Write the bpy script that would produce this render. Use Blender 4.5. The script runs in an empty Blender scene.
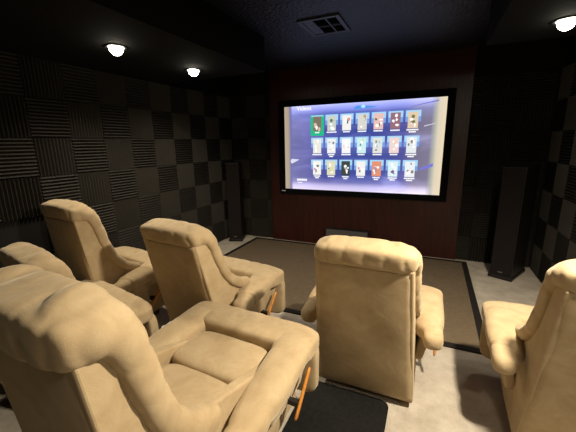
import bpy, bmesh, math, random
from math import sin, cos, radians, pi
from mathutils import Vector, Matrix, noise
random.seed(7)
SC = bpy.context.scene
COL = SC.collection

# ------------------------------------------------------------------ camera
F = 318.0
ROT = Matrix(((0.91284715, -0.07633714, 0.40110188),
              (0.40797883, 0.20957817, -0.88861143),
              (-0.01622814, 0.97480748, 0.22245677)))
cam_d = bpy.data.cameras.new('camera')
cam = bpy.data.objects.new('camera', cam_d)
COL.objects.link(cam)
cam_d.sensor_width = 36
cam_d.lens = 36 * F / 576
cam_d.clip_start = 0.02
cam.matrix_world = Matrix.Translation((0, 0, 1.45)) @ ROT.to_4x4()
SC.camera = cam

# ------------------------------------------------------------------ world, exposure, lights
w = bpy.data.worlds.new('world')
SC.world = w
w.use_nodes = True
w.node_tree.nodes['Background'].inputs[0].default_value = (0.9, 0.75, 0.55, 1)
w.node_tree.nodes['Background'].inputs[1].default_value = 0.0
SC.view_settings.view_transform = 'Standard'
SC.view_settings.look = 'None'
SC.view_settings.exposure = 0.0
SC.view_settings.gamma = 1.0
SC.view_settings.use_curve_mapping = False

WARM = (1.0, 0.87, 0.68)
SOF = 2.13           # underside of the side soffits
CEIL = 2.44
# recessed downlights: x, y, power, spot angle, aim
LIGHTS = [(-2.09, 1.74, 52, 140, None), (-2.09, 2.55, 50, 150, None), (0.66, 2.57, 20, 150, None),
          (0.66, 0.14, 27, 130, (0.0, 1.3, 0.3)), (0.66, 1.18, 330, 140, (0.1, 1.25, 0.3)), (0.66, 1.76, 22, 140, None)]

def spot(x, y, z, power, ang, aim):
    ld = bpy.data.lights.new('downlight_glow', 'SPOT')
    ld.energy = power
    ld.color = WARM
    ld.spot_size = radians(ang)
    ld.spot_blend = 0.6
    ld.shadow_soft_size = 0.06
    o = bpy.data.objects.new('downlight_glow', ld)
    COL.objects.link(o)
    o.location = (x, y, z)
    if aim:
        d = Vector(aim) - Vector((x, y, z))
        o.rotation_euler = d.to_track_quat('-Z', 'Y').to_euler()
    return o

for L in LIGHTS:
    spot(L[0], L[1], (SOF if abs(L[0] + 1.35) > 0.1 else CEIL) - 0.065, L[2], L[3], L[4])

# ------------------------------------------------------------------ helpers
def mat(name, color, rough=0.7, spec=0.3, noise_amt=0.0, scale=20, bump=0.0, bscale=200, sheen=0.0,
        emit=None, estr=1.0, color2=None, detail=4, stretch=None, metallic=0.0):
    m = bpy.data.materials.new(name)
    m.use_nodes = True
    nt = m.node_tree
    b = nt.nodes['Principled BSDF']
    b.inputs['Base Color'].default_value = (*color, 1)
    b.inputs['Roughness'].default_value = rough
    b.inputs['Specular IOR Level'].default_value = spec
    b.inputs['Metallic'].default_value = metallic
    if sheen:
        b.inputs['Sheen Weight'].default_value = sheen
        b.inputs['Sheen Roughness'].default_value = 0.45
        b.inputs['Sheen Tint'].default_value = (1.0, 0.9, 0.72, 1)
    if emit:
        b.inputs['Emission Color'].default_value = (*emit, 1)
        b.inputs['Emission Strength'].default_value = estr
    tc = nt.nodes.new('ShaderNodeTexCoord')
    src = tc.outputs['Object']
    if stretch:
        mp = nt.nodes.new('ShaderNodeMapping')
        mp.inputs['Scale'].default_value = stretch
        nt.links.new(src, mp.inputs[0])
        src = mp.outputs[0]
    if color2:
        n = nt.nodes.new('ShaderNodeTexNoise')
        n.inputs['Scale'].default_value = scale
        n.inputs['Detail'].default_value = detail
        n.inputs['Roughness'].default_value = 0.65
        nt.links.new(src, n.inputs['Vector'])
        r = nt.nodes.new('ShaderNodeValToRGB')
        r.color_ramp.elements[0].position = 0.35
        r.color_ramp.elements[1].position = 0.65
        r.color_ramp.elements[0].color = (*color, 1)
        r.color_ramp.elements[1].color = (*color2, 1)
        nt.links.new(n.outputs['Fac'], r.inputs[0])
        nt.links.new(r.outputs[0], b.inputs['Base Color'])
    if bump:
        n = nt.nodes.new('ShaderNodeTexNoise')
        n.inputs['Scale'].default_value = bscale
        n.inputs['Detail'].default_value = 6
        nt.links.new(src, n.inputs['Vector'])
        bp = nt.nodes.new('ShaderNodeBump')
        bp.inputs['Strength'].default_value = bump
        bp.inputs['Distance'].default_value = 0.01
        nt.links.new(n.outputs['Fac'], bp.inputs['Height'])
        nt.links.new(bp.outputs[0], b.inputs['Normal'])
    return m

def link(name, bm, m, parent=None, smooth=True, loc=None):
    me = bpy.data.meshes.new(name)
    bm.normal_update()
    bm.to_mesh(me)
    bm.free()
    if smooth:
        for p in me.polygons:
            p.use_smooth = True
    if isinstance(m, (list, tuple)):
        for k in m:
            me.materials.append(k)
    else:
        me.materials.append(m)
    o = bpy.data.objects.new(name, me)
    COL.objects.link(o)
    if parent:
        o.parent = parent
    if loc:
        o.location = loc
    return o

def tag(o, label=None, cat=None, group=None, kind=None):
    if label: o['label'] = label
    if cat: o['category'] = cat
    if group: o['group'] = group
    if kind: o['kind'] = kind
    return o

def empty(name, loc=(0, 0, 0), rz=0.0):
    o = bpy.data.objects.new(name, None)
    o.empty_display_size = 0.1
    COL.objects.link(o)
    o.location = loc
    o.rotation_euler = (0, 0, rz)
    return o

def box(bm, x0, x1, y0, y1, z0, z1, mi=0):
    vs = [bm.verts.new((x, y, z)) for z in (z0, z1) for y in (y0, y1) for x in (x0, x1)]
    for f in ((0, 2, 3, 1), (4, 5, 7, 6), (0, 1, 5, 4), (2, 6, 7, 3), (0, 4, 6, 2), (1, 3, 7, 5)):
        fc = bm.faces.new([vs[i] for i in f])
        fc.material_index = mi

def bevel(bm, w_=0.004, seg=2):
    bmesh.ops.bevel(bm, geom=list(bm.edges), offset=w_, segments=seg, profile=0.5, affect='EDGES')

def bbox(x0, x1, y0, y1, z0, z1, b=0.004, seg=2):
    bm = bmesh.new()
    box(bm, x0, x1, y0, y1, z0, z1)
    if b: bevel(bm, b, seg)
    return bm

def cyl(bm, c, r, h, n=24, r2=None, axis='z'):
    r2 = r if r2 is None else r2
    a, b2 = [], []
    for i in range(n):
        t = 2 * pi * i / n
        if axis == 'z':
            a.append(bm.verts.new((c[0] + r * cos(t), c[1] + r * sin(t), c[2])))
            b2.append(bm.verts.new((c[0] + r2 * cos(t), c[1] + r2 * sin(t), c[2] + h)))
        else:
            a.append(bm.verts.new((c[0] + r * cos(t), c[1], c[2] + r * sin(t))))
            b2.append(bm.verts.new((c[0] + r2 * cos(t), c[1] + h, c[2] + r2 * sin(t))))
    for i in range(n):
        j = (i + 1) % n
        bm.faces.new((a[i], a[j], b2[j], b2[i]))
    bm.faces.new(a[::-1])
    bm.faces.new(b2)
    bmesh.ops.recalc_face_normals(bm, faces=list(bm.faces))

def struct(name, bm, m, smooth=False):
    return tag(link(name, bm, m, smooth=smooth), kind='structure')

# ------------------------------------------------------------------ materials
M_carpet = mat('carpet_beige', (0.60, 0.54, 0.45), 0.95, 0.05, color2=(0.43, 0.375, 0.30), scale=5, bump=0.9, bscale=260, detail=10)
M_black = mat('wall_black_paint', (0.012, 0.011, 0.010), 0.9, 0.1)
M_ceil = mat('ceiling_black_texture', (0.007, 0.0080, 0.0105), 0.45, 0.4, bump=1.0, bscale=34)  # black ceiling; bluish glow from the screen is mixed into its colour
M_soffit = mat('soffit_black', (0.008, 0.0075, 0.007), 0.9, 0.08)
M_foam = mat('foam_charcoal', (0.030, 0.026, 0.019), 0.65, 0.45, bump=0.35, bscale=500, color2=(0.024, 0.0205, 0.015), scale=3)
M_blackm = mat('black_satin', (0.012, 0.012, 0.012), 0.4, 0.4)
M_frame = mat('frame_black_velvet', (0.004, 0.004, 0.005), 0.85, 0.1)
M_spk = mat('speaker_black_vinyl', (0.012, 0.010, 0.009), 0.5, 0.35)
M_grille = mat('speaker_grille_cloth', (0.016, 0.013, 0.012), 0.95, 0.1, bump=0.3, bscale=600)
M_gray = mat('grey_grille', (0.085, 0.08, 0.08), 0.8, 0.2, bump=0.2, bscale=500)
M_wood = mat('mahogany_panel', (0.018, 0.003, 0.002), 0.40, 0.5, color2=(0.045, 0.007, 0.004), scale=6, stretch=(6, 1, 0.5), bump=0.06, bscale=40)
M_lever = mat('lever_orange_wood', (0.62, 0.26, 0.045), 0.35, 0.5, color2=(0.45, 0.17, 0.03), scale=14, stretch=(6, 6, 1))
M_plinth = mat('plinth_dark', (0.10, 0.08, 0.06), 0.8, 0.2)
M_white = mat('paper_white', (0.75, 0.73, 0.68), 0.7, 0.2)
M_vent = mat('vent_dark_metal', (0.035, 0.035, 0.04), 0.45, 0.5)
M_ventin = mat('vent_inside', (0.003, 0.003, 0.003), 0.9, 0.1)
M_trim = mat('light_trim', (0.5, 0.48, 0.44), 0.4, 0.4)
M_lamp = mat('lamp_lens', (1, 1, 1), 0.5, 0.2, emit=(1.0, 0.93, 0.74), estr=30)
M_mat = mat('mat_black_rubber', (0.006, 0.006, 0.006), 0.85, 0.15, bump=0.3, bscale=300, color2=(0.010, 0.010, 0.009), scale=60)

def suede():
    m = bpy.data.materials.new('beige_suede')
    m.use_nodes = True
    nt = m.node_tree
    N, K = nt.nodes, nt.links
    b = N['Principled BSDF']
    b.inputs['Roughness'].default_value = 0.85
    b.inputs['Specular IOR Level'].default_value = 0.15
    b.inputs['Sheen Weight'].default_value = 0.35
    b.inputs['Sheen Roughness'].default_value = 0.4
    b.inputs['Sheen Tint'].default_value = (1, 0.9, 0.7, 1)
    tc = N.new('ShaderNodeTexCoord')
    n1 = N.new('ShaderNodeTexNoise'); n1.inputs['Scale'].default_value = 9; n1.inputs['Detail'].default_value = 8
    n1.inputs['Roughness'].default_value = 0.7
    n1.inputs['Distortion'].default_value = 0.6
    K.new(tc.outputs['Object'], n1.inputs['Vector'])
    r = N.new('ShaderNodeValToRGB')
    r.color_ramp.elements[0].position = 0.3
    r.color_ramp.elements[1].position = 0.72
    r.color_ramp.elements[0].color = (0.36, 0.26, 0.143, 1)
    r.color_ramp.elements[1].color = (0.47, 0.365, 0.22, 1)
    K.new(n1.outputs['Fac'], r.inputs[0])
    K.new(r.outputs[0], b.inputs['Base Color'])
    n2 = N.new('ShaderNodeTexNoise'); n2.inputs['Scale'].default_value = 9; n2.inputs['Detail'].default_value = 3
    n2.inputs['Distortion'].default_value = 1.2
    K.new(tc.outputs['Object'], n2.inputs['Vector'])
    n3 = N.new('ShaderNodeTexNoise'); n3.inputs['Scale'].default_value = 350
    K.new(tc.outputs['Object'], n3.inputs['Vector'])
    b1 = N.new('ShaderNodeBump'); b1.inputs['Strength'].default_value = 0.10; b1.inputs['Distance'].default_value = 0.02
    b2 = N.new('ShaderNodeBump'); b2.inputs['Strength'].default_value = 0.15; b2.inputs['Distance'].default_value = 0.004
    K.new(n2.outputs['Fac'], b1.inputs['Height'])
    K.new(n3.outputs['Fac'], b2.inputs['Height'])
    K.new(b1.outputs[0], b2.inputs['Normal'])
    K.new(b2.outputs[0], b.inputs['Normal'])
    return m
M_suede = suede()

# ------------------------------------------------------------------ room
XL, XR, YF, YB = -2.905, 1.165, 4.315, -1.9
FL, FR, FF = -2.86, 1.12, 4.27        # foam faces
struct('floor', bbox(XL - .1, XR + .1, YB - .1, YF + .1, -0.12, 0, 0), M_carpet)
struct('ceiling', bbox(XL - .1, XR + .1, YB - .1, YF + .1, CEIL, CEIL + .1, 0), M_ceil)
struct('wall_left', bbox(XL - .1, XL, YB - .1, YF + .1, 0, CEIL, 0), M_black)
struct('wall_right', bbox(XR, XR + .1, YB - .1, YF + .1, 0, CEIL, 0), M_black)
struct('wall_front', bbox(XL, XR, YF, YF + .1, 0, CEIL, 0), M_black)
struct('wall_back', bbox(XL, XR, YB - .1, YB, 0, CEIL, 0), M_black)
struct('trim_1', bbox(XL, -1.55, YB, 2.95, SOF, CEIL, 0), M_soffit)
struct('trim_2', bbox(0.30, XR, YB, 2.95, SOF, CEIL, 0), M_soffit)

# wood panel behind the screen: top-level thing
wp = link('wood_wall_panel', bbox(-2.185, 0.352, 4.262, 4.315, 0.0, CEIL, 0.003), M_wood, smooth=False)
tag(wp, 'dark reddish brown wood wall panel behind the projection screen', 'wall panel')

# ------------------------------------------------------------------ acoustic foam tiles
P = 0.3055
def foam_mesh(wd, name):
    """wedge foam tile, ridges run along local x; lies in the xz plane, faces -y; width wd"""
    n = 11
    bm = bmesh.new()
    hw = wd / 2
    h0, h1 = 0.006, 0.046
    s = P * 0.994
    prof = [(-0.0, -s / 2)]
    for i in range(n):
        z0 = -s / 2 + s * i / n
        d = s / n
        prof += [(-h0, z0 + 0.0005), (-h0 - (h1 - h0) * 0.92, z0 + d * 0.40), (-h1, z0 + d * 0.5), (-h0 - (h1 - h0) * 0.92, z0 + d * 0.60)]
    prof += [(-h0, s / 2 - 0.0005), (0.0, s / 2)]
    a = [bm.verts.new((-hw * 0.994, y, z)) for y, z in prof]
    b = [bm.verts.new((hw * 0.994, y, z)) for y, z in prof]
    for i in range(len(prof) - 1):
        bm.faces.new((a[i], b[i], b[i + 1], a[i + 1]))
    bm.faces.new(a[::-1]); bm.faces.new(b)
    bm.faces.new((a[0], a[-1], b[-1], b[0]))
    bmesh.ops.recalc_face_normals(bm, faces=list(bm.faces))
    me = bpy.data.meshes.new(name)
    bm.to_mesh(me); bm.free()
    me.materials.append(M_foam)
    return me
def foam_mesh_v(wd, name):
    """ridges vertical, tile narrower than P cuts ridges"""
    bm = bmesh.new()
    n = max(1, round(wd / P * 11)); d = wd * 0.994 / n
    h0, h1 = 0.006, 0.046
    s = P * 0.994
    prof = [(0.0, -wd * .497)]
    for i in range(n):
        z0 = -wd * .497 + d * i
        prof += [(-h0, z0 + 0.0005), (-h0 - (h1 - h0) * 0.92, z0 + d * 0.40), (-h1, z0 + d * 0.5), (-h0 - (h1 - h0) * 0.92, z0 + d * 0.60)]
    prof += [(-h0, wd * .497 - 0.0005), (0.0, wd * .497)]
    a = [bm.verts.new((x, y, -s / 2)) for y, x in prof]
    b = [bm.verts.new((x, y, s / 2)) for y, x in prof]
    for i in range(len(prof) - 1):
        bm.faces.new((a[i], b[i], b[i + 1], a[i + 1]))
    bm.faces.new(a[::-1]); bm.faces.new(b)
    bm.faces.new((a[0], a[-1], b[-1], b[0]))
    bmesh.ops.recalc_face_normals(bm, faces=list(bm.faces))
    me = bpy.data.meshes.new(name)
    bm.to_mesh(me); bm.free()
    me.materials.append(M_foam)
    return me
FM = {}
def fmesh(wd, vert):
    k = (round(wd, 3), vert)
    if k not in FM:
        FM[k] = (foam_mesh_v if vert else foam_mesh)(wd, 'acoustic_foam_tile')
    return FM[k]
ORD = ['top', 'second', 'third', 'fourth', 'fifth', 'sixth', 'bottom']
NUM = ['first', 'second', 'third', 'fourth', 'fifth', 'sixth', 'seventh', 'eighth', 'ninth', 'tenth', 'eleventh', 'twelfth']
def tile(x, y, z, rz, wd, vert, label, group):
    o = bpy.data.objects.new('acoustic_foam_tile', fmesh(wd, vert))
    COL.objects.link(o)
    # pressed on by hand: each sits very slightly off true
    o.location = (x, y, z)
    o.rotation_euler = (random.uniform(-.004, .004), 0, rz + random.uniform(-.004, .004))
    tag(o, label, 'acoustic foam tile', group)
def rowz(r):
    return 2.135 - P * (r + 0.5) + 0.002
for r in range(7):
    z = rowz(r)
    # left wall: column 0 touches the screen wall corner
    for c in range(12):
        y = FF - P * (c + .5)
        v = (r + c) % 2 == 0
        if r >= 4 and c > 8: continue
        tile(XL, y, z, pi / 2, P, v, 'black %s-ridged foam tile on left wall, %s row, %s from screen-side corner' % ('upright' if v else 'level', ORD[r], NUM[c]), 'foam tiles on the left wall')
    # right wall
    for c in range(5):
        y = FF - P * (c + .5)
        v = (r + c) % 2 == 0
        tile(XR, y, z, -pi / 2, P, v, 'black %s-ridged foam tile on right wall, %s row, %s from screen-side corner' % ('upright' if v else 'level', ORD[r], NUM[c]), 'foam tiles on the right wall')
    # screen wall left of the wood panel: columns from the corner
    cols = [(-2.86, -2.578), (-2.578, -2.275), (-2.275, -2.185)]
    for c, (a, b) in enumerate(cols):
        v = (r + c) % 2 == 1
        tile((a + b) / 2, YF, z, 0, b - a, v, 'black %s-ridged foam tile left of wood panel, %s row, %s from corner' % ('upright' if v else 'level', ORD[r], NUM[c]), 'foam tiles left of the wood panel')
    cols = [(0.795, 1.10), (0.49, 0.795), (0.352, 0.49)]
    for c, (a, b) in enumerate(cols):
        v = (r + c) % 2 == 1
        tile((a + b) / 2, YF, z, 0, b - a, v, 'black %s-ridged foam tile right of wood panel, %s row, %s from corner' % ('upright' if v else 'level', ORD[r], NUM[c]), 'foam tiles right of the wood panel')

# ------------------------------------------------------------------ rug, mat
def rug_mat():
    m = bpy.data.materials.new('rug_weave')
    m.use_nodes = True
    nt = m.node_tree; N, K = nt.nodes, nt.links
    b = N['Principled BSDF']; b.inputs['Roughness'].default_value = 0.9; b.inputs['Specular IOR Level'].default_value = 0.1
    tc = N.new('ShaderNodeTexCoord')
    ck = N.new('ShaderNodeTexBrick')
    ck.inputs['Scale'].default_value = 28
    ck.inputs['Color1'].default_value = (0.21, 0.158, 0.10, 1)
    ck.inputs['Color2'].default_value = (0.16, 0.118, 0.075, 1)
    ck.inputs['Mortar'].default_value = (0.05, 0.038, 0.026, 1)
    ck.inputs['Mortar Size'].default_value = 0.045
    ck.inputs['Brick Width'].default_value = 0.5
    ck.inputs['Row Height'].default_value = 0.35
    K.new(tc.outputs['Object'], ck.inputs['Vector'])
    K.new(ck.outputs['Color'], b.inputs['Base Color'])
    bp = N.new('ShaderNodeBump'); bp.inputs['Strength'].default_value = 0.5; bp.inputs['Distance'].default_value = 0.004
    bp.invert = True
    K.new(ck.outputs['Fac'], bp.inputs['Height']); K.new(bp.outputs[0], b.inputs['Normal'])
    return m
rg = empty('area_rug', (-0.99, 3.255, 0))
tag(rg, 'dark brown woven area rug with a black border in front of the screen', 'rug')
RX, RY = 1.462, 0.952
link('rug_field', bbox(-RX + .055, RX - .055, -RY + .055, RY - .055, 0.0, 0.0105, 0), rug_mat(), rg, smooth=False)
bm = bmesh.new()
for a in ((-RX, RX, -RY, -RY + .056), (-RX, RX, RY - .056, RY), (-RX, -RX + .056, -RY + .056, RY - .056), (RX - .056, RX, -RY + .056, RY - .056)):
    box(bm, *a, 0, 0.013)
bevel(bm, 0.003, 2)
link('rug_border', bm, mat('rug_binding', (0.012, 0.010, 0.008), 0.8, 0.2), rg, smooth=False)
bm = bmesh.new()
n = 8; x0, x1, y0, y1, rr = -0.60, -0.118, 0.75, 1.622, 0.05
pts = []
for cx, cy, a0 in ((x1 - rr, y1 - rr, 0), (x0 + rr, y1 - rr, 90), (x0 + rr, y0 + rr, 180), (x1 - rr, y0 + rr, 270)):
    for i in range(n + 1):
        t = radians(a0 + 90 * i / n); pts.append((cx + rr * cos(t), cy + rr * sin(t)))
lo = [bm.verts.new((x, y, 0)) for x, y in pts]; hi = [bm.verts.new((x, y, 0.006)) for x, y in pts]
bm.faces.new(lo[::-1]); bm.faces.new(hi)
for i in range(len(pts)):
    j = (i + 1) % len(pts); bm.faces.new((lo[i], lo[j], hi[j], hi[i]))
tag(link('floor_mat', bm, M_mat, smooth=False), 'black rubber floor mat on the carpet behind the centre recliner', 'mat')

# ------------------------------------------------------------------ projection screen
YS = 4.23
fx0, fx1, fz0, fz1 = -2.035, 0.190, 0.730, 2.028
ix0, ix1, iz0, iz1 = -1.944, 0.107, 0.805, 1.943
scr = empty('projection_screen', (-0.92, 4.262, 0.73))
tag(scr, 'large bright projection screen with a wide black frame showing a grid of film thumbnails', 'screen')
def sl(v, k):  # to local
    return v - (-0.92, 4.262, 0.73)[k]
bm = bmesh.new()
for a in ((fx0, fx1, fz0, iz0), (fx0, fx1, iz1, fz1), (fx0, ix0, iz0, iz1), (ix1, fx1, iz0, iz1)):
    box(bm, sl(a[0], 0), sl(a[1], 0), sl(YS, 1), 0.0, sl(a[2], 2), sl(a[3], 2))
link('screen_frame', bm, M_frame, scr, smooth=False)

def screen_mat():
    m = bpy.data.materials.new('projected_menu')
    m.use_nodes = True
    nt = m.node_tree; N, K = nt.nodes, nt.links
    b = N['Principled BSDF']
    b.inputs['Base Color'].default_value = (0.05, 0.05, 0.05, 1); b.inputs['Roughness'].default_value = 0.8
    b.inputs['Specular IOR Level'].default_value = 0.0
    tc = N.new('ShaderNodeTexCoord'); sp = N.new('ShaderNodeSeparateXYZ')
    K.new(tc.outputs['Generated'], sp.inputs[0])
    def ramp(src, els):
        r = N.new('ShaderNodeValToRGB'); e = r.color_ramp.elements
        e[0].position, e[0].color = els[0][0], (*els[0][1], 1)
        e[1].position, e[1].color = els[-1][0], (*els[-1][1], 1)
        for p, c in els[1:-1]:
            q = e.new(p); q.color = (*c, 1)
        K.new(src, r.inputs[0]); return r.outputs[0]
    nz = N.new('ShaderNodeTexNoise'); nz.inputs['Scale'].default_value = 2.2; nz.inputs['Detail'].default_value = 3
    nz.inputs['Distortion'].default_value = 1.0
    mp = N.new('ShaderNodeMapping'); mp.inputs['Scale'].default_value = (1.0, 1.0, 2.2)
    K.new(tc.outputs['Generated'], mp.inputs[0]); K.new(mp.outputs[0], nz.inputs['Vector'])
    horiz = ramp(sp.outputs['X'], [(0.0, (.50, .40, .27)), (0.03, (.42, .35, .27)), (0.045, (.17, .17, .40)), (0.16, (.15, .15, .42)),
                                   (0.30, (.06, .075, .34)), (0.55, (.045, .075, .34)), (0.78, (.08, .09, .34)), (0.85, (.19, .17, .27)),
                                   (0.925, (.22, .20, .30)), (0.945, (.42, .43, .40)), (0.965, (.75, .66, .50)), (1.0, (.86, .72, .50))])
    vert = ramp(sp.outputs['Z'], [(0.0, (.72, .62, .60)), (0.05, (.55, .48, .55)), (0.10, (.12, .10, .13)), (0.16, (0, 0, 0)),
                                  (0.80, (0, 0, 0)), (0.90, (.06, .08, .22)), (0.965, (.32, .35, .72)), (1.0, (.50, .52, .85))])
    mask = ramp(sp.outputs['X'], [(0.0, (0, 0, 0)), (0.045, (0, 0, 0)), (0.06, (1, 1, 1)), (0.92, (1, 1, 1)), (0.95, (.1, .1, .1)), (1.0, (0, 0, 0))])
    cloud = ramp(nz.outputs['Fac'], [(0.45, (0.0, 0.0, 0.0)), (0.62, (.06, .06, .13)), (0.75, (.18, .18, .32))])
    def vm(op, a, c):
        v = N.new('ShaderNodeVectorMath'); v.operation = op; K.new(a, v.inputs[0]); K.new(c, v.inputs[1]); return v.outputs[0]
    s = vm('ADD', horiz, vm('MULTIPLY', mask, vm('ADD', vert, cloud)))
    K.new(s, b.inputs['Emission Color'])
    b.inputs['Emission Strength'].default_value = 1.0
    return m
def emat(name, c, s=1.0):
    return mat(name, (0.02, 0.02, 0.02), 0.8, 0.0, emit=c, estr=s)
bm = bmesh.new(); box(bm, sl(ix0, 0), sl(ix1, 0), sl(YS + .012, 1), sl(YS + .02, 1), sl(iz0, 2), sl(iz1, 2))
link('screen_surface', bm, screen_mat(), scr, smooth=False)
E_white = emat('menu_white', (1.0, 1.0, 1.0), 1.05)
E_cyan = emat('menu_cyan', (.42, .70, .95), 1.0)
E_blue = emat('menu_blue', (.20, .38, .80), 1.0)
E_green = emat('menu_green', (.02, .52, .26), 1.0)
def flat(bm, x0, x1, z0, z1, y, mi=0):
    f = bm.faces.new([bm.verts.new(p) for p in ((x0, y, z0), (x1, y, z0), (x1, y, z1), (x0, y, z1))])
    f.material_index = mi
tints = [(.75, .55, .40), (.62, .66, .60), (.92, .90, .86), (.72, .70, .66), (.85, .55, .50), (.88, .80, .84), (.80, .62, .45),
         (.86, .84, .75), (.90, .90, .90), (.95, .95, .95), (.62, .88, .90), (.80, .80, .74), (.90, .70, .66), (.80, .86, .88),
         (.95, .93, .85), (.78, .74, .50), (.30, .36, .42), (.93, .90, .88), (.80, .30, .18), (.72, .90, .93), (.86, .90, .92)]
yb = sl(YS + .010, 1)
CX0, CP, RZ0, RP = -1.458, 0.2017, 1.70, 0.294
for i in range(21):
    c, r = i % 7, i // 7
    cx = CX0 + CP * c; cz = RZ0 - RP * r
    rn = random.Random(i * 13 + 5)
    bm = bmesh.new()
    t = tints[i]
    ms = [E_cyan, E_blue, emat('thumbnail_tint', t, 1.0),
          emat('thumbnail_dark', tuple(v * rn.uniform(.12, .4) for v in t), 1.0),
          emat('thumbnail_accent', (rn.uniform(.4, 1), rn.uniform(.25, .8), rn.uniform(.2, .7)), 1.0), E_white, E_green]
    lx, lz = sl(cx, 0), sl(cz, 2)
    sel = (i == 0)
    if sel:
        flat(bm, lx - .095, lx + .095, lz - .155, lz + .115, yb, 6)
        flat(bm, lx - .085, lx + .085, lz + .095, lz + .11, yb - .0006, 0)
    else:
        flat(bm, lx - .088, lx + .088, lz - .02, lz + .115, yb, 1)
        flat(bm, lx - .085, lx + .085, lz + .04, lz + .112, yb - .0006, 0)
    flat(bm, lx - .058, lx + .058, lz - .095, lz + .095, yb - .0012, 3 if sel or i in (5, 16) else 2)
    # generic picture: a few rounded blobs
    for k in range(7):
        bx = lx + rn.uniform(-.032, .032); bz = lz + rn.uniform(-.07, .07)
        rx, rz_ = rn.uniform(.010, .026), rn.uniform(.010, .030)
        nn = 8
        f = bm.faces.new([bm.verts.new((bx + rx * cos(2 * pi * q / nn) * rn.uniform(.7, 1.1), yb - .0018 - .0004 * k, bz + rz_ * sin(2 * pi * q / nn) * rn.uniform(.7, 1.1))) for q in range(nn)])
        f.material_index = rn.choice([2, 3, 4, 5, 5, 5]) if not sel else rn.choice([2, 3, 5, 4])
    bmesh.ops.recalc_face_normals(bm, faces=list(bm.faces))
    th = link('film_thumbnail', bm, ms, scr, smooth=False)
    if sel: th['label'] = 'thumbnail with green highlight'
    bm = bmesh.new()
    # small unreadable caption strokes
    wcap = .03 if sel else rn.choice([.055, .062, .068, .045])
    rows = 1 if i not in (6, 8, 13, 14, 16, 18, 19, 20) else 2
    for q in range(rows):
        z = lz - .113 - .024 * q; wq = wcap * (1 if q == 0 else .6)
        x = lx - wq
        while x < lx + wq:
            st = rn.uniform(.010, .022)
            flat(bm, x, min(x + st, lx + wq), z - .008, z + .008, yb - .0012); x += st + .002
    link('caption', bm, E_white, th, smooth=False)
# headline text and small lines
def text_obj(body, size, loc, m, parent, name):
    cu = bpy.data.curves.new(name, 'FONT'); cu.body = body; cu.size = size; cu.extrude = 0.0004; cu.offset = 0.0010
    o = bpy.data.objects.new(name, cu); COL.objects.link(o)
    dg = bpy.context.evaluated_depsgraph_get()
    me = bpy.data.meshes.new_from_object(o.evaluated_get(dg))
    bpy.data.objects.remove(o)
    me.materials.clear(); me.materials.append(m)
    t = bpy.data.objects.new(name, me); COL.objects.link(t)
    t.parent = parent; t.location = loc; t.rotation_euler = (pi / 2, 0, 0)
    return t
text_obj('Videos', 0.078, (sl(-1.755, 0), yb - .002, sl(1.885, 2)), E_white, scr, 'menu_title')
bm = bmesh.new()
x = sl(-1.76, 0); rn = random.Random(3)
while x < sl(-1.61, 0):
    st = rn.uniform(.014, .026); flat(bm, x, x + st, sl(.925, 2), sl(.955, 2), yb - .001); x += st + .004
flat(bm, sl(-1.75, 0), sl(-1.68, 0), sl(.895, 2), sl(.905, 2), yb - .001)
link('menu_footer', bm, E_white, scr, smooth=False)
# light streaks of the wallpaper picture
def streak(pts, mi=0):
    bm = bmesh.new()
    f = bm.faces.new([bm.verts.new((sl(a, 0), yb + .0008 - .0003 * mi, sl(b, 2))) for a, b in pts])
    if f.calc_area() and (f.normal_update() or f.normal.y > 0): bmesh.ops.reverse_faces(bm, faces=[f])
    link('backdrop_glint', bm, GM[mi], scr, smooth=False)
GM = [emat('glint_white', (.75, .75, .95)), emat('glint_violet', (.20, .20, .70)), emat('glint_azure', (.10, .32, .85)), emat('glint_cyan', (.45, .85, 1.0))]
streak([(-1.86, 1.20), (-1.84, 1.165), (-1.72, 1.225), (-1.84, 1.235)], 0)
streak([(-.12, 1.62), (.0, 1.65), (.0, 1.656), (-.12, 1.63)], 0)
streak([(-.13, 1.10), (.01, 1.15), (.01, 1.19), (-.13, 1.13)], 1)
streak([(-.98, 1.872), (-.93, 1.86), (-.76, 1.87), (-.66, 1.885), (-.78, 1.895), (-.93, 1.905)], 2)
streak([(-.88, 1.885), (-.85, 1.87), (-.82, 1.88), (-.83, 1.91), (-.86, 1.91)], 3)
streak([(-.30, 1.85), (.02, 1.90), (.02, 1.915), (-.28, 1.86)], 1)
bm = bmesh.new(); x = sl(-2.0, 0)
for q in range(4): flat(bm, x + q * .016, x + q * .016 + .011, sl(.766, 2), sl(.780, 2), sl(YS - .0006, 1))
lg = link('maker_badge', bm, mat('badge_silver', (.8, .8, .85), .3, .5, emit=(.6, .6, .7), estr=0), scr, smooth=False)

# ------------------------------------------------------------------ speakers
def tower(x, y, rz, wd, dp, ht, label):
    t = empty('tower_speaker', (x, y, 0), rz)
    tag(t, label, 'speaker', 'black tower speakers flanking the screen')
    link('cabinet', bbox(-wd / 2, wd / 2, 0, dp, 0.03, ht, 0.006), M_spk, t, smooth=False)
    link('plinth', bbox(-wd / 2 - .01, wd / 2 + .01, -.012, dp + .01, 0, 0.035, 0.005), M_spk, t, smooth=False)
    link('grille', bbox(-wd / 2 + .008, wd / 2 - .008, -.016, 0.002, 0.06, ht - .012, 0.006), M_grille, t, smooth=False)
    link('badge', bbox(-.022, .022, -.019, -.014, 0.075, 0.087, 0), mat('badge_grey', (.10, .10, .10), .3, .5), t, smooth=False)
    return t
tower(-2.655, 3.925, radians(22), 0.19, 0.27, 1.185, 'tall black tower speaker in the left corner beside the wood panel')
tower(0.752, 3.81, radians(-27), 0.205, 0.43, 1.185, 'tall black tower speaker in the right corner beside the wood panel')
cs = empty('centre_speaker', (-1.005, 4.262, 0.013))
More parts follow.
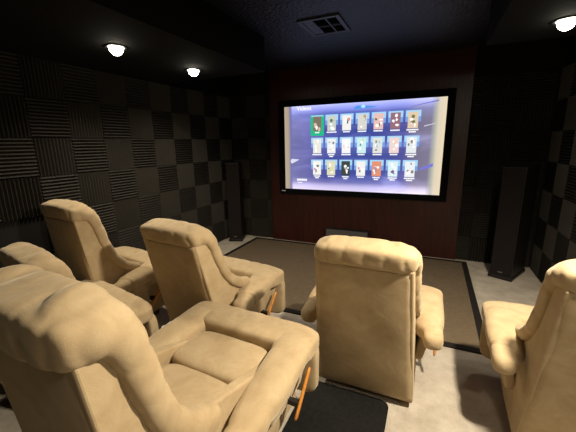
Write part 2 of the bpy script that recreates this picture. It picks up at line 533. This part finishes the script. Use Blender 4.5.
tag(cs, 'low grey centre speaker under the screen against the wood panel', 'speaker')
link('cabinet', bbox(-.295, .295, -.10, 0.0, 0, .262, 0.006), M_spk, cs, smooth=False)
link('grille', bbox(-.288, .288, -.112, -.098, .012, .255, 0.004), M_gray, cs, smooth=False)

# ------------------------------------------------------------------ ceiling vent and downlights
vt = empty('ceiling_vent', (-0.935, 2.91, CEIL))
vt.scale = (.93, .95, 1)
tag(vt, 'dark rectangular air vent in the ceiling above the rug', 'vent')
bm = bmesh.new()
for a in ((-.19, .19, -.215, -.18), (-.19, .19, .18, .215), (-.19, -.155, -.18, .18), (.155, .19, -.18, .18)):
    box(bm, *a, -.014, 0)
link('vent_frame', bm, M_vent, vt, smooth=False)
link('vent_damper', bbox(-.155, -.06, -.18, .18, -.010, 0, 0), M_vent, vt, smooth=False)
bm = bmesh.new(); cyl(bm, (-.11, -.05, -.016), .008, .006, 10)
link('screw', bm, M_trim, vt)
link('vent_opening', bbox(-.06, .155, -.18, .18, -.002, 0, 0), M_ventin, vt, smooth=False)
for i in range(9):
    bm = bmesh.new(); y = -.16 + .04 * i
    box(bm, -.06, .155, y, y + .006, -.012, -.003)
    link('slat', bm, M_ventin, vt, smooth=False)
link('crossbar', bbox(.055, .067, -.18, .18, -.014, -.003, 0), M_vent, vt, smooth=False)
link('crossbar', bbox(-.06, .155, -.006, .006, -.014, -.003, 0), M_vent, vt, smooth=False)

def ring(bm, r0, r1, z0, z1, n=32):
    rows = []
    for r, z in ((r1, z1), (r1, z0), (r0, z0 + .002), (r0, z1)):
        rows.append([bm.verts.new((r * cos(2 * pi * i / n), r * sin(2 * pi * i / n), z)) for i in range(n)])
    for k in range(4):
        a, b = rows[k], rows[(k + 1) % 4]
        for i in range(n):
            j = (i + 1) % n; bm.faces.new((a[i], a[j], b[j], b[i]))
    bmesh.ops.recalc_face_normals(bm, faces=list(bm.faces))
DL = ['round recessed downlight, the nearer one above the left foam wall', 'round recessed downlight, the farther one above the left foam wall',
      'round recessed downlight at the upper right near the right foam wall']
for k, L in enumerate(LIGHTS):
    zc = SOF if abs(L[0] + 1.35) > 0.1 else CEIL
    t = empty('recessed_downlight', (L[0], L[1], zc))
    tag(t, DL[k] if k < 3 else 'round recessed downlight in the right soffit outside the picture, %s' % ('rearmost of the right row', 'second from the back', 'third from the back')[k - 3], 'downlight', 'recessed ceiling downlights')
    bm = bmesh.new(); ring(bm, .052, .075, -.006, 0); link('trim_ring', bm, M_blackm, t)
    bm = bmesh.new()
    rows = [[bm.verts.new((.048 * cos(a) * cos(2 * pi * i / 24), .048 * cos(a) * sin(2 * pi * i / 24), -.004 - .052 * sin(a))) for i in range(24)] for a in [pi / 2 * q / 7 for q in range(7)]]
    tip = bm.verts.new((0, 0, -.056))
    for g, h_ in zip(rows, rows[1:]):
        for i in range(24): bm.faces.new((g[i], g[(i + 1) % 24], h_[(i + 1) % 24], h_[i]))
    for i in range(24): bm.faces.new((rows[-1][i], rows[-1][(i + 1) % 24], tip))
    bmesh.ops.recalc_face_normals(bm, faces=list(bm.faces))
    link('bulb', bm, M_lamp, t)

# ------------------------------------------------------------------ recliners
def crom(pts, n):
    """Catmull-Rom through tuples of any length"""
    out = []
    m = len(pts)
    for i in range(m - 1):
        p0 = pts[max(i - 1, 0)]; p1 = pts[i]; p2 = pts[i + 1]; p3 = pts[min(i + 2, m - 1)]
        for k in range(n):
            t = k / n
            out.append(tuple(0.5 * (2 * b + (c - a) * t + (2 * a - 5 * b + 4 * c - d) * t * t + (3 * b - a - 3 * c + d) * t ** 3)
                             for a, b, c, d in zip(p0, p1, p2, p3)))
    out.append(tuple(pts[-1]))
    return out

def wr(p, amp, sc, seed):
    return amp * noise.noise(Vector(p) * sc + Vector((seed, seed * 1.7, 0)))

def sweep(pts, up, n=6, rn=22, e=0.85, amp=0.002, seed=0.0, wrinkle=None):
    """pts: (x,y,z,ra,rb); ra across (in plane), rb along up. Rounded caps."""
    P_ = crom(pts, n)
    # rounded ends
    def capped(P_):
        a = P_[0]; out = []
        d = Vector(P_[0][:3]) - Vector(P_[1][:3]); d.normalize()
        ext = min(a[3], a[4]) * 0.8
        for k in range(5, 0, -1):
            th = pi / 2 * k / 5.2
            q = Vector(a[:3]) + d * ext * sin(th)
            out.append((q.x, q.y, q.z, a[3] * cos(th), a[4] * cos(th)))
        return out + P_
    P_ = capped(P_); P_ = capped(P_[::-1])[::-1]
    bm = bmesh.new(); rings = []
    N_ = len(P_)
    upv = Vector(up).normalized()
    for i, q in enumerate(P_):
        c = Vector(q[:3])
        t = (Vector(P_[min(i + 1, N_ - 1)][:3]) - Vector(P_[max(i - 1, 0)][:3])).normalized()
        s = t.cross(upv)
        if s.length < 1e-4: s = Vector((1, 0, 0))
        s.normalize(); u = s.cross(t).normalized()
        rg_ = []
        for k in range(rn):
            a = 2 * pi * k / rn
            ca, sa = cos(a), sin(a)
            ca = math.copysign(abs(ca) ** e, ca); sa = math.copysign(abs(sa) ** e, sa)
            off = s * (q[3] * ca) + u * (q[4] * sa)
            p = c + off
            d = wr(p, amp, 9, seed) + wr(p, amp * .5, 22, seed + 3)
            if wrinkle:
                d += wrinkle(i / (N_ - 1), k / rn)
            if off.length > 1e-6: p = p + off.normalized() * d * min(1, off.length / .03)
            rg_.append(bm.verts.new(p))
        rings.append(rg_)
    for a, b in zip(rings, rings[1:]):
        for k in range(rn):
            j = (k + 1) % rn; bm.faces.new((a[k], a[j], b[j], b[k]))
    bm.faces.new(rings[0][::-1]); bm.faces.new(rings[-1])
    bmesh.ops.recalc_face_normals(bm, faces=list(bm.faces))
    return bm

def pillow(c, hx, hy, hz, M=None, n=18, puff=0.25, amp=0.004, seed=0.0, pw=5.0, folds=None):
    """soft rounded box centred at c, optional matrix for axes"""
    bm = bmesh.new()
    bmesh.ops.create_cube(bm, size=2)
    bmesh.ops.subdivide_edges(bm, edges=list(bm.edges), cuts=n, use_grid_fill=True)
    for v in bm.verts:
        p = v.co.copy()
        # superellipsoid projection
        l = (abs(p.x) ** pw + abs(p.y) ** pw + abs(p.z) ** pw) ** (1 / pw)
        p = p / l
        x, y, z = p
        f = 1 - puff * (abs(x) ** 2.5 * .5 + abs(y) ** 2.5 * .5)
        q = Vector((x * hx, y * hy, z * hz * f))
        nrm = Vector((x / hx, y / hy, z / hz)).normalized()
        d = wr(q, amp, 8, seed) + wr(q, amp * .4, 25, seed + 5)
        if folds: d += folds(x, y, z)
        q += nrm * d
        if M: q = M @ q
        v.co = q + Vector(c)
    bmesh.ops.recalc_face_normals(bm, faces=list(bm.faces))
    return bm

def fuse(bms, vox, smooth=3):
    """grow several overlapping soft shapes together into one skin"""
    me = bpy.data.meshes.new('tmp')
    acc = bmesh.new()
    for b in bms:
        m2 = bpy.data.meshes.new('tmp2'); b.to_mesh(m2); b.free(); acc.from_mesh(m2); bpy.data.meshes.remove(m2)
    acc.to_mesh(me); acc.free()
    o = bpy.data.objects.new('tmp', me); COL.objects.link(o)
    md = o.modifiers.new('r', 'REMESH'); md.mode = 'VOXEL'; md.voxel_size = vox
    ms = o.modifiers.new('s', 'SMOOTH'); ms.factor = 0.6; ms.iterations = smooth
    dg = bpy.context.evaluated_depsgraph_get()
    m3 = bpy.data.meshes.new_from_object(o.evaluated_get(dg))
    out = bmesh.new(); out.from_mesh(m3)
    bpy.data.objects.remove(o); bpy.data.meshes.remove(me); bpy.data.meshes.remove(m3)
    return out

def loft_plate(outline, xin, xout, amp=0.002, seed=0):
    """side panel from a (y,z) outline; xin/xout functions of z"""
    bm = bmesh.new()
    a = [bm.verts.new((xin(y, z), y, z)) for y, z in outline]
    b = [bm.verts.new((xout(y, z), y, z)) for y, z in outline]
    n = len(outline)
    bm.faces.new(a); bm.faces.new(b[::-1])
    for i in range(n):
        j = (i + 1) % n; bm.faces.new((a[i], b[i], b[j], a[j]))
    bmesh.ops.recalc_face_normals(bm, faces=list(bm.faces))
    bmesh.ops.bevel(bm, geom=list(bm.edges), offset=0.009, segments=3, profile=0.5, affect='EDGES')
    bmesh.ops.triangulate(bm, faces=[f for f in bm.faces if len(f.verts) > 4])
    return bm

def recliner(x, y, yaw, rec, seed, label, hs=1.0, sd=0.0, wing=1.0):
    t = empty('recliner', (x, y, 0), yaw)
    tag(t, label, 'recliner', 'beige suede recliners')
    sr, cr = sin(rec), cos(rec)
    def B(xx, u, v):
        u *= hs
        return (xx, -sd - u * sr + v * cr, 0.045 + u * cr + v * sr)
    def xo(yy, zz):   # outer half width tapering upwards
        return 0.274 - 0.042 * max(0, min(1, zz / 0.9))
    # plinth
    link('base', bbox(-.215, .215, .05, .46, 0, .07, .01), M_plinth, t, smooth=False)
    # rear panel
    bm = bmesh.new()
    nu, nx = 26, 16
    grid = {}
    for side in (0, 1):
        for i in range(nu + 1):
            u = .86 * i / nu
            for j in range(nx + 1):
                s = -1 + 2 * j / nx
                hw = .270 - .040 * i / nu
                v = 0.035 if side else 0.006
                if not side:
                    v -= 0.012 * (1 - abs(s) ** 6) * (1 - abs(2 * i / nu - 1) ** 10)
                    v += wr((s, u * 3, seed), .004, 1.6, seed)
                grid[side, i, j] = bm.verts.new(B(s * hw, u, v))
    for side in (0, 1):
        for i in range(nu):
            for j in range(nx):
                bm.faces.new((grid[side, i, j], grid[side, i, j + 1], grid[side, i + 1, j + 1], grid[side, i + 1, j]))
    for i in range(nu):
        for j in (0, nx):
            bm.faces.new((grid[0, i, j], grid[0, i + 1, j], grid[1, i + 1, j], grid[1, i, j]))
    for j in range(nx):
        for i in (0, nu):
            bm.faces.new((grid[0, i, j], grid[0, i, j + 1], grid[1, i, j + 1], grid[1, i, j]))
    bmesh.ops.recalc_face_normals(bm, faces=list(bm.faces))
    link('rear_panel', bm, M_suede, t)
    # side panels
    for sg in (-1, 1):
        ol = [B(0, 0, .008)[1:], B(0, .45, .004)[1:], B(0, .86, .004)[1:], B(0, .90, .06)[1:], B(0, .84, .11)[1:], B(0, .68, .155)[1:],
              B(0, .57, .19)[1:], B(0, .48, .25)[1:], (.36, .43), (.50, .42), (.50, .09), (.30, .06)]
        ol[7] = (ol[7][0], ol[7][1])
        bm = loft_plate(ol, lambda yy, zz: sg * (xo(yy, zz) - .045), lambda yy, zz: sg * (xo(yy, zz) + .004))
        link('side_panel', bm, M_suede, t, smooth=False)
    # skirt closing the sides under the arms
    for sg in (-1, 1):
        bm = pillow((0, .335, .315), .030, .165, .125, None, 10, .0, .002, seed + 17, 7)
        for v in bm.verts: v.co.x = sg * (v.co.x + .325 - .05 * max(0, (.44 - v.co.z) / .25))
        if sg < 0: bmesh.ops.reverse_faces(bm, faces=list(bm.faces))
        link('side_skirt', bm, M_suede, t)
    # inner body under the seat
    link('seat_box', bbox(-.235, .235, .03, .50, .07, .36, .012, 3), M_suede, t, smooth=False)
    # backrest cushion, three channels
    Mb = Matrix(((1, 0, 0), (0, cr, -sr), (0, sr, cr)))
    Mb = Matrix(((1, 0, 0), (0, cr, -sr), (0, sr, cr)))
    def fold_b(a, b_, c_):
        return -0.012 * math.exp(-((c_ - .28) / .05) ** 2) * (b_ > 0) - 0.012 * math.exp(-((c_ + .36) / .05) ** 2) * (b_ > 0)
    c = B(0, .58, .095)
    bm = pillow((0, 0, 0), .205, .055, .29, None, 20, 0.05, .003, seed + 1, 4.5, fold_b)
    for v in bm.verts:
        p = Mb @ v.co; v.co = p + Vector(c)
    link('backrest_cushion', bm, M_suede, t)
    # head roll and the wings that flow down from its ends
    def fold_r(a, b_, c_):
        d = 0
        for c0, wd, am in ((-.72, .03, .006), (-.35, .04, .004), (.05, .03, .004), (.45, .04, .005), (.80, .03, .006)):
            d -= 1.0 * am * math.exp(-((a - c0 - .03 * sin(c_ * 3 + seed)) / wd) ** 2)
        return d
    bm = pillow((0, 0, 0), .250, .074 * (1 + (wing - 1) * .6), .058 * (1 + (wing - 1) * .6), None, 24, .0, .005, seed, 4.6, fold_r)
    c = B(0, .905, .062)
    for v in bm.verts:
        p = v.co
        p.z -= .012 * (abs(p.x) / .25) ** 2
        v.co = Mb @ p + Vector(c)
    soft = [bm]
    upv = Vector((0, cr, sr))
    def wk(s, k):
        d = 0
        for q, (c0, wd, am) in enumerate(((.16, .018, .007), (.27, .014, .006), (.36, .018, .007), (.52, .02, .006), (.68, .018, .007), (.80, .02, .006))):
            d -= 0.65 * am * math.exp(-((s - c0 - .02 * sin(k * 6.28 + q)) / wd) ** 2)
        return d
    for sg in (-1, 1):
        wt = wing
        L = [(.165, .900, .070, .064, .072), (.205, .888, .088, .054, .062), (.230, .855, .122, .038, .044), (.237, .77, .140, .033, .037), (.241, .68, .152, .032, .036),
             (.245, .59, .170, .032, .035), (.249, .51, .205, .033, .036), (.25, .445, .260, .034, .037), (.25, .400, .335, .034, .036)]
        pts = [(*B(sg * (a - .6 * ra * (wt - 1)), u, v), ra * wt, rb * wt) for a, u, v, ra, rb in L]
        soft.append(sweep(pts, upv, 8, 26, .86, .0025, seed + sg, wk))
    link('head_roll', fuse(soft, .0075, 3), M_suede, t)
    # seat cushions
    link('seat_cushion', pillow((0, .225, .420), .222, .135, .062, None, 20, .14, .003, seed + 2, 5.5), M_suede, t)
    y0 = -.04 - sd
    link('seat_cushion', pillow((0, (.10 + y0) / 2, .405), .222, (.10 - y0) / 2 + .005, .064, None, 20, .14, .003, seed + 4, 5.5), M_suede, t)
    # arm pads, each with its rounded tip behind
    for sg in (-1, 1):
        A = [(.348, .045 - sd * .8, .425, .048, .046), (.343, .10 - sd * .6, .430, .055, .052), (.325, .16 - sd * .3, .440, .078, .056), (.312, .30, .462, .092, .054),
             (.302, .40, .470, .099, .055), (.300, .44, .470, .096, .054)]
        pts = [(sg * a, b, c_, ra, rb) for a, b, c_, ra, rb in A]
        def wk2(s, k):
            return -.007 * math.exp(-((s - .33) / .018) ** 2) - .005 * math.exp(-((s - .42) / .015) ** 2) - .004 * math.exp(-((s - .62) / .02) ** 2)
        link('armrest', sweep(pts, (0, -.1, 1), 7, 24, .70, .003, seed + 7 + sg, wk2), M_suede, t)
    # front roll of the seat / footrest top
    def fold_f(a, b_, c_):
        return sum(-.005 * math.exp(-((a - c0 - .02 * sin(b_ * 4)) / .03) ** 2) for c0 in (-.62, -.40, -.12, .18, .44))
    link('front_roll', pillow((0, .462, .462), .400, .104, .060, None, 26, .06, .003, seed + 11, 5.5, fold_f), M_suede, t)
    # footrest panel folded down
    link('footrest', pillow((0, .545, .285), .380, .034, .165, None, 14, .0, .004, seed + 13, 7), M_suede, t)
    # recline lever on the sitter's right
    bm = bmesh.new()
    a = Vector((.385, .425, .375)); b = Vector((.372, .285, .18)); d = (b - a).normalized()
    s = Vector((1, 0, 0)); u = d.cross(s).normalized()
    rr_ = []
    for k, (f, w1) in enumerate(((0, .5), (.04, .9), (.12, 1), (.8, 1), (.95, .9), (1, .5))):
        p = a.lerp(b, f); rr_.append([bm.verts.new(p + s * (.008 * w1 * cos(q * pi / 5)) + u * (.014 * w1 * sin(q * pi / 5))) for q in range(10)])
    for g, h_ in zip(rr_, rr_[1:]):
        for q in range(10): bm.faces.new((g[q], g[(q + 1) % 10], h_[(q + 1) % 10], h_[q]))
    bm.faces.new(rr_[0][::-1]); bm.faces.new(rr_[-1])
    bmesh.ops.recalc_face_normals(bm, faces=list(bm.faces))
    lv = link('recline_lever', bm, M_lever, t); lv['label'] = 'orange wooden lever'
    bm = bmesh.new(); box(bm, .26, .374, .315, .34, .225, .25); link('lever_axle', bm, M_blackm, t, smooth=False)
    return t

R_ = radians
CH = [(-2.38, 1.44, R_(-8), R_(7), 1.3, 'beige suede recliner farthest left in the front row, beside the left foam wall', 1.07, 0),
      (-1.415, 1.57, R_(-6), R_(13), 2.6, 'beige suede recliner in the front row between the leftmost and the centre one', .99, 0),
      (-0.272, 1.61, R_(0), R_(11), 4.1, 'beige suede recliner in the centre of the front row seen squarely from behind', .975, 0),
      (0.728, 1.54, R_(-1), R_(9), 5.7, 'beige suede recliner at the right edge of the picture near the right tower speaker', 1.0, 0),
      (-0.880, 0.874, R_(-3), R_(6), 6.9, 'beige suede recliner closest to the camera with its seat in full view', 1.10, .42, 1.45),
      (-1.96, 0.80, R_(-11), R_(6), 8.2, 'beige suede recliner in the back row at the left picture edge, mostly hidden', .91, -.12)]
for c in CH: recliner(*c)

# ------------------------------------------------------------------ small things
bm = bmesh.new()
bmesh.ops.create_icosphere(bm, subdivisions=4, radius=.045)
for v in bm.verts:
    v.co += v.normal * (wr(v.co, .03, 30, 2) + wr(v.co, .015, 70, 4)); v.co.z = max(v.co.z * .8 + .034, 0.001)
tag(link('crumpled_tissue', bm, M_white, smooth=False, loc=(-1.80, 1.67, 0)), 'small white crumpled tissue on the carpet between the two left front recliners', 'tissue')
